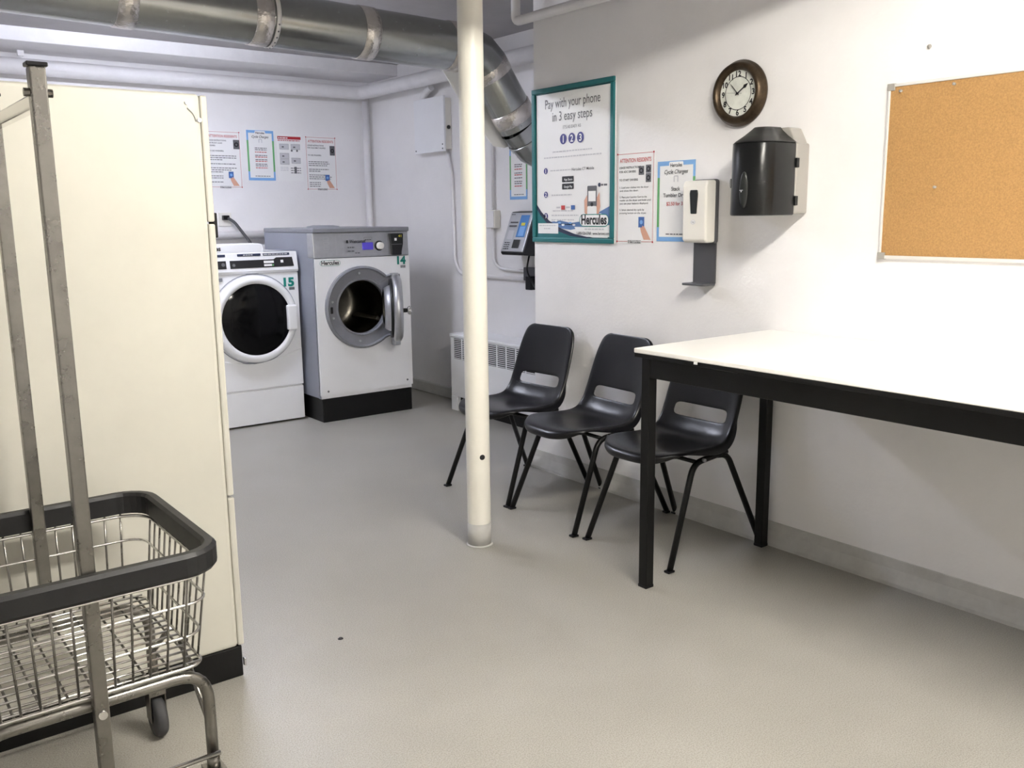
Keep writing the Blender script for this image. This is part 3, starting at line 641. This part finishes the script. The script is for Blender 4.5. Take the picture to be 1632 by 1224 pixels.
for fx, fy, dz in ((.965, .995, 0), (.93, .93, .006), (.72, .68, .028), (.52, .46, .052), (.44, .40, .062)): rr_.append([(3.045+(x-3.045)*fx, 2.31+(y-2.31)*fy, zb+dz) for x, y in cov])
tp.add([q for r_ in rr_ for q in r_], [[k*nn+i_, k*nn+(i_+1) % nn, (k+1)*nn+(i_+1) % nn, (k+1)*nn+i_] for k in range(4) for i_ in range(nn)], True); tp.add(rr_[-1], [list(range(nn))]); tp.build('top_hood', 'smoke', t)
MB().prism([(2.185, zb-.002), (2.195, zb+.020), (2.215, zb+.056), (2.225, zb+.060), (2.395, zb+.060), (2.405, zb+.056), (2.43, zb+.02), (2.44, zb-.002)], lambda y, z: (3.04, y, z), lambda y, z: (WX, y, z)).build('back_hood', 'beige_plastic', t, .004)
fp_ = Vector((2.838, 2.262, 1.472)); ov = MB().lathe([(0, .006), (.014, .0055), (.017, .003), (.017, 0)], (0, 0, 0), (-1, 0, 0), 24).xf(Matrix.Translation(fp_) @ Matrix.Rotation(math.radians(16), 4, 'Z') @ Matrix.Diagonal((1, 1, 4.0, 1))).build('oval_badge', 'smoke2', t)
pr = Print((2.828, 2.276, 1.480), (-.27, -.96, 0), (0, 0, 1), ov); pr.rect('lightgrey', .002, .008, .024, .010, 1); pr.poly('lightgrey', [(.008, .011), (.018, .011), (.013, .018)], 1); pr.done()
MB().cyl((2.890, 2.346, 1.50), (2.876, 2.358, 1.50), .018, 16).build('feed_knob', 'smoke', t)
MB().box(2.86, 2.868, 2.27, 2.30, zb-.006, zb+.002).build('lock_plate', 'chrome', t)

# ------------------------------------------------------------------ clock
cy, cz = 2.508, 1.866
t = thing('wall_clock', 'round bronze framed wall clock hung above the towel dispenser', 'clock', (WX, cy, cz))
AX = (-1, 0, 0)
MB().lathe([(.118, 0), (.130, .004), (.132, .016), (.126, .024), (.124, .030), (.118, .044), (.108, .050), (.100, .046), (.093, .036), (.090, .028)], (WX, cy, cz), AX, 64).build('frame', 'bronze', t)
fc = MB().lathe([(0, .026), (.0915, .026)], (WX, cy, cz), AX, 48).build('face', 'paper_old', t)
pr = Print((WX-.0262, cy, cz), RW, (0, 0, 1), fc)
for i in range(48):
    a0, a1 = 2*math.pi*i/48, 2*math.pi*(i+1)/48
    for ra, rb, k in ((.0635, .0665, 'black'),): pr.poly(k, [(ra*math.cos(a0), ra*math.sin(a0)), (rb*math.cos(a0), rb*math.sin(a0)), (rb*math.cos(a1), rb*math.sin(a1)), (ra*math.cos(a1), ra*math.sin(a1))], 1)
for k in range(1, 13):
    a = math.radians(30*k); pr.text('black', str(k), .076*math.sin(a), -.076*math.cos(a)+.0105, .031, 1, 'c', None, .035)
pr.done()
def hand(name, ang, l, w, tail, lift):
    a = math.radians(ang); d = Vector((0, -math.sin(a), math.cos(a))); s_ = Vector((0, -math.cos(a), -math.sin(a))); c = Vector((WX-.030-lift, cy, cz))
    pts = [c-d*tail-s_*w*.6, c+d*l*.55-s_*w*.5, c+d*l*.70-s_*w*(1.9 if name == 'hour_hand' else .5), c+d*l, c+d*l*.70+s_*w*(1.9 if name == 'hour_hand' else .5), c+d*l*.55+s_*w*.5, c-d*tail+s_*w*.6]
    e = Vector((-.0012, 0, 0)); MB().add(pts+[p_+e for p_ in pts], [list(range(7)), list(range(7, 14))]+[[i, (i+1) % 7, 7+(i+1) % 7, 7+i] for i in range(7)]).build(name, 'black', t)
hand('hour_hand', 56.5, .062, .0040, .012, 0); hand('minute_hand', 318, .056, .0030, .010, .0015); hand('second_hand', 276, .060, .0009, .024, .003)
MB().cyl((WX-.028, cy, cz), (WX-.036, cy, cz), .004, 12).build('hand_hub', 'black', t)

# ------------------------------------------------------------------ cork board and wall bits
t = thing('cork_board', 'cork notice board with a slim white frame on the right wall', 'notice board', (WX, 1.40, 1.215))
c0, c1, z0, z1 = .95, 1.855, 1.218, 1.826
MB().box(WX-.010, WX, c0+.008, c1-.008, z0+.008, z1-.008).build('cork_panel', 'cork', t)
for nm, a, b, c_, d in (('frame_rail', c0, c1, z1-.010, z1), ('frame_rail', c0, c1, z0, z0+.012), ('frame_stile', c1-.010, c1, z0, z1), ('frame_stile', c0, c0+.010, z0, z1)): MB().box(WX-.015, WX, a, b, c_, d).build(nm, 'alu', t, .002)
for y in (c1-.012, c0+.012):
    for z in (z0+.010, z1-.010): MB().box(WX-.017, WX, y-.014, y+.014, z-.012, z+.012).build('corner_cap', 'beige_plastic', t, .002)
for y, z, w_ in ((1.806, 1.800, 'leftmost'), (1.617, 1.802, 'top middle'), (1.659, 1.467, 'lowest')):
    pn = thing('push_pin', {'leftmost': 'small push pin in the top left corner of the cork board', 'top middle': 'pale push pin along the top edge of the cork board', 'lowest': 'push pin in the middle of the cork board'}[w_], 'push pin', (WX-.010, y, z), 'push pins in the cork board')
    MB().lathe([(0, .010), (.005, .0095), (.005, .007), (.003, .005), (.0045, .0)], (WX-.010, y, z), AX, 12).build('head', 'beige_plastic', pn)
tag(MB().lathe([(0, .012), (.006, .011), (.007, .005), (.004, 0)], (WX, 1.717, 1.936), AX, 12).build('wall_hook', 'beige_plastic'), 'small pale peg in the wall above the cork board', 'hook')

# ------------------------------------------------------------------ work table
t = thing('work_table', 'tall white topped work table with a black steel frame against the wall', 'table', (2.72, 1.40, 0))
TX0, TX1, TY0, TY1 = 2.322, WX-.004, .48, 2.318
MB().box(TX0, TX1, TY0, TY1, .897, .914).build('tabletop', 'laminate', t, .003)
MB().box(TX0+.001, TX1, TY0+.001, TY1-.001, .882, .897).build('top_edge', 'black_metal', t, .002)
for nm, a in (('front_apron', (TX0+.033, TX0+.050, TY0+.02, TY1-.014)), ('back_apron', (TX1-.050, TX1-.033, TY0+.02, TY1-.014)), ('end_apron', (TX0+.035, TX1-.035, TY1-.030, TY1-.0135)), ('end_apron', (TX0+.03, TX1-.03, TY0+.012, TY0+.03))):
    MB().box(a[0], a[1], a[2], a[3],   .806, .8815).build(nm, 'black_metal', t, .003)
for x in (TX0+.03, TX1-.07):
    for y in (TY0+.01, TY1-.050): lg = MB().box(x, x+.040, y, y+.040, 0.002, .8818).build('leg', 'black_metal', t, .003); MB().box(x-.001, x+.041, y-.001, y+.041, 0, .012).build('foot_cap', 'black_plastic', lg, .002)
MB().box(TX0-.0008, TX0+.01, 2.02, 2.035, .889, .897).build('edge_chip', 'white', t)

# ------------------------------------------------------------------ shell chairs
def make_chair(loc, rot, label):
    t = thing('shell_chair', label, 'chair', (0, 0, 0), 'black shell chairs along the wall')
    # profile: x, z, half width, dish depth
    P = [(-.283, .408, .186, 0), (-.291, .426, .194, .0), (-.279, .444, .201, .002), (-.235, .451, .209, .008), (-.17, .449, .214, .016), (-.09, .440, .217, .022), (-.01, .431, .216, .026), (.06, .429, .213, .030), (.105, .440, .211, .033), (.135, .465, .209, .034), (.153, .495, .207, .032), (.162, .515, .206, .030),
         (.171, .540, .205, .027), (.180, .568, .204, .024), (.192, .615, .203, .020), (.207, .670, .200, .016), (.222, .725, .195, .012), (.236, .775, .184, .008), (.243, .800, .170, .005), (.247, .814, .145, .002), (.249, .819, .120, .0)]
    V = [-1, -.97, -.90, -.80, -.70, -.45, -.2, .2, .45, .70, .80, .90, .97, 1]; nv = len(V); vs_ = []
    for i, (x, z, hw, dd) in enumerate(P):
        a = P[max(i-1, 0)]; b = P[min(i+1, len(P)-1)]; tx, tz = (b[0]-a[0], b[1]-a[1]) if i > 3 else (1, -.05); l = math.hypot(tx, tz); nx, nz = -tz/l, tx/l
        for v in V:
            k = dd*abs(v)**3.2 - (.014+(.030*math.sin(math.pi*(i-4)/8) if 4 < i < 12 else 0) if abs(v) == 1 else .003 if abs(v) > .95 else 0)*min(1, .25+.2*i, .25+.25*(len(P)-1-i))
            vs_.append((x+nx*k+(.105, .100, .085, .050, .015)[i]*abs(v)**4 if i < 5 else x+nx*k, hw*v, z+nz*k+((.440, .444, .448)[i]-z)*min(1, abs(v)**5 if abs(v) < .96 else 1) if i < 3 else z+nz*k))
    fs = [[i*nv+j, i*nv+j+1, (i+1)*nv+j+1, (i+1)*nv+j] for i in range(len(P)-1) for j in range(nv-1) if not (i in (11, 12) and 4 <= j <= nv-6)]
    me = MB().add(vs_, fs, True); o = me.build('seat_shell', 'black_plastic', t)
    so = o.modifiers.new('thick', 'SOLIDIFY'); so.thickness = .007; so.offset = 0
    sb = o.modifiers.new('smooth', 'SUBSURF'); sb.levels = 1; sb.render_levels = 2
    rb = MB()
    for s in (-1, 1):
        for k in range(6): rb.box(.148+.0065*k, .156+.0065*k, s*.166-.011, s*.166+.011, .505+.013*k, .510+.013*k)
    rb.build('grip_ribs', 'black_plastic', o)
    for s in (-1, 1):
        fl_ = MB().tube(bend([(-.268, s*.240, .006), (-.105, s*.205, .405), (.10, s*.200, .422)], .05, 6), .0125, 12).build('leg', 'black_metal', t)
        rl = MB().tube(bend([(.288, s*.240, .006), (.105, s*.202, .408), (.02, s*.200, .418)], .04, 6), .0125, 12).build('leg', 'black_metal', t)
        MB().box(-.288, -.252, s*.240-.014, s*.240+.014, 0, .010).build('foot_glide', 'black_plastic', fl_, .003)
        MB().box(.270, .306, s*.240-.014, s*.240+.014, 0, .010).build('foot_glide', 'black_plastic', rl, .003)
        MB().cyl((-.06, s*.214, .415), (-.06, s*.228, .415), .007, 10).build('bolt', 'steel', t)
    for x in (-.085, .075): MB().tube([(x, -.20, .408), (x, .20, .408)], .009, 8).build('crossbar', 'black_metal', t)
    t.location = loc; t.rotation_euler = (0, 0, math.radians(rot)); return t
make_chair((2.800, 3.638, 0), 3.5, 'black plastic shell chair beside the post, farthest from the table')
make_chair((2.803, 3.095, 0), -3.0, 'black plastic shell chair in the middle of the three along the wall')
make_chair((2.812, 2.566, 0), 0, 'black plastic shell chair half under the white table')

# ------------------------------------------------------------------ laundry cart
CXc, CYc = .376, 2.186
t = thing('laundry_cart', 'chrome wire laundry cart with black rim and tall double post rack', 'cart', (CXc, CYc, 0))
x0, x1, y0, y1 = .112, .640, 1.907, 2.462; zr, zb = .668, .400
def loop(x0, x1, y0, y1, r, z): return [(x, y, z) for x, y in rrect(x0, x1, y0, y1, r, 6)]
MB().tube(loop(x0, x1, y0, y1, .075, zr-.012), 0, closed=True, sec=[(-.014, -.026), (.010, -.026), (.016, -.018), (.016, .020), (.008, .028), (-.008, .028), (-.014, .020)]).build('bumper_rim', 'rubber', t)
MB().tube(loop(x0+.01, x1-.01, y0+.01, y1-.01, .070, zr-.046), .004, 8, closed=True).build('rim_wire', 'chrome', t)
bx0, bx1, by0, by1 = .148, .606, 1.952, 2.438
def lv(k): return (x0+(bx0-x0)*k+.008, x1+(bx1-x1)*k-.008, y0+(by0-y0)*k+.008, y1+(by1-y1)*k-.008)
wl = [MB() for _ in range(4)]; w = .0027
for k in (.34, .68):
    a = lv(k); z = zr-.03+(zb-zr+.03)*k; MB().tube(loop(*a, .05, z), .0034, 8, closed=True).build('side_wire_loop', 'chrome', t)
MB().tube(loop(bx0, bx1, by0, by1, .04, zb), .0042, 8, closed=True).build('bottom_wire_loop', 'chrome', t)
T0 = lv(0); T1 = (bx0, bx1, by0, by1); n = 11
for i in range(n):
    k = (i+.5)/n
    for s in (0, 1):
        wl[s].tube([(T0[0]+.04+(T0[1]-T0[0]-.08)*k, T0[2+s], zr-.03), (T1[0]+.03+(T1[1]-T1[0]-.06)*k, T1[2+s], zb)], w, 6)
        wl[2+s].tube([(T0[s], T0[2]+.04+(T0[3]-T0[2]-.08)*k, zr-.03), (T1[s], T1[2]+.03+(T1[3]-T1[2]-.06)*k, zb)], w, 6)
for mb in wl: tag(mb.build('upright_wires', 'chrome_dull', t), kind='stuff')
fl = MB()
for i in range(15): y = by0+.012+(by1-by0-.024)*i/14; fl.tube([(bx0+.005, y, zb+.004), (bx1-.005, y, zb+.004)], .003, 8)
tag(fl.build('floor_wires', 'chrome', t), kind='stuff')
fl = MB()
for i in range(9): x = bx0+.02+(bx1-bx0-.04)*i/8; fl.tube([(x, by0+.004, zb-.002), (x, by1-.004, zb-.002)], .003, 8)
tag(fl.build('floor_wires', 'chrome_dull', t), kind='stuff')
for y in (by0+.008, by1-.020):
    fr_ = MB().tube(bend([(bx0-.012, y, .135), (bx0-.012, y, zb-.022), (bx1+.004, y, zb-.022), (bx1+.004, y, .135)], .075, 7), .0135, 14).build('leg_frame', 'chrome_dull', t)
    MB().tube([(bx0-.022, y-.016 if y < 2.2 else y+.016, .175), (bx1+.016, y-.016 if y < 2.2 else y+.016, .175)], .0058, 8).build('lower_rod', 'chrome', t)
    for x in (bx0-.012, bx1+.004):
        s_ = 1 if y < 2.2 else -1
        MB().tube([(x, y, .235), (x, y+s_*.19, zb-.018)], .007, 8).build('brace', 'chrome_dull', fr_)
        ca = MB().cyl((x, y, .135), (x, y, .165), .015, 14).box(x-.022, x+.022, y-.024, y+.024, .122, .136).build('caster', 'chrome_dull', t)
        for q_ in (-1, 1): MB().box(x+q_*.020-.002, x+q_*.020+.002, y-.022, y+.020, .045, .126).build('fork', 'chrome_dull', ca, .002)
        MB().lathe([(.012, -.016), (.050, -.015), (.0555, -.008), (.0555, .008), (.050, .015), (.012, .016)], (x, y-.006, .0556), (1, 0, 0), 28).build('wheel', 'tyre', ca)
ps = .0145
PY0, PY1 = 1.930, 2.440
MB().box(CXc-ps, CXc+ps, PY0-ps, PY0+ps, .175, 1.668).build('post', 'chrome_dull', t, .003)
MB().box(CXc-ps, CXc+ps, PY1-ps, PY1+ps, zb, 1.668).build('post', 'chrome_dull', t, .003)
MB().box(CXc-.012, CXc+.012, PY0+ps, PY1-ps, 1.595, 1.622).build('hanging_bar', 'chrome', t, .004)
for y in (PY0, PY1):
    MB().box(CXc-ps-.004, CXc+ps+.004, y-ps-.002, y+ps+.002, 1.668, 1.676).build('post_cap', 'black_plastic', t, .002)
    MB().cyl((CXc-ps-.010, y, 1.622), (CXc+ps+.010, y, 1.622), .008, 10).build('bolt', 'chrome_dull', t)
    MB().cyl((CXc, y-ps-.006, .372), (CXc, y, .372), .009, 12).build('bolt', 'chrome', t)

# ------------------------------------------------------------------ speck on the floor
tag(MB().lathe([(0, .005), (.006, .004), (.010, 0)], (1.265, 2.621, 0), (0, 0, 1), 7).build('debris_crumb', 'black'), 'tiny dark crumb lying on the open floor', 'crumb')
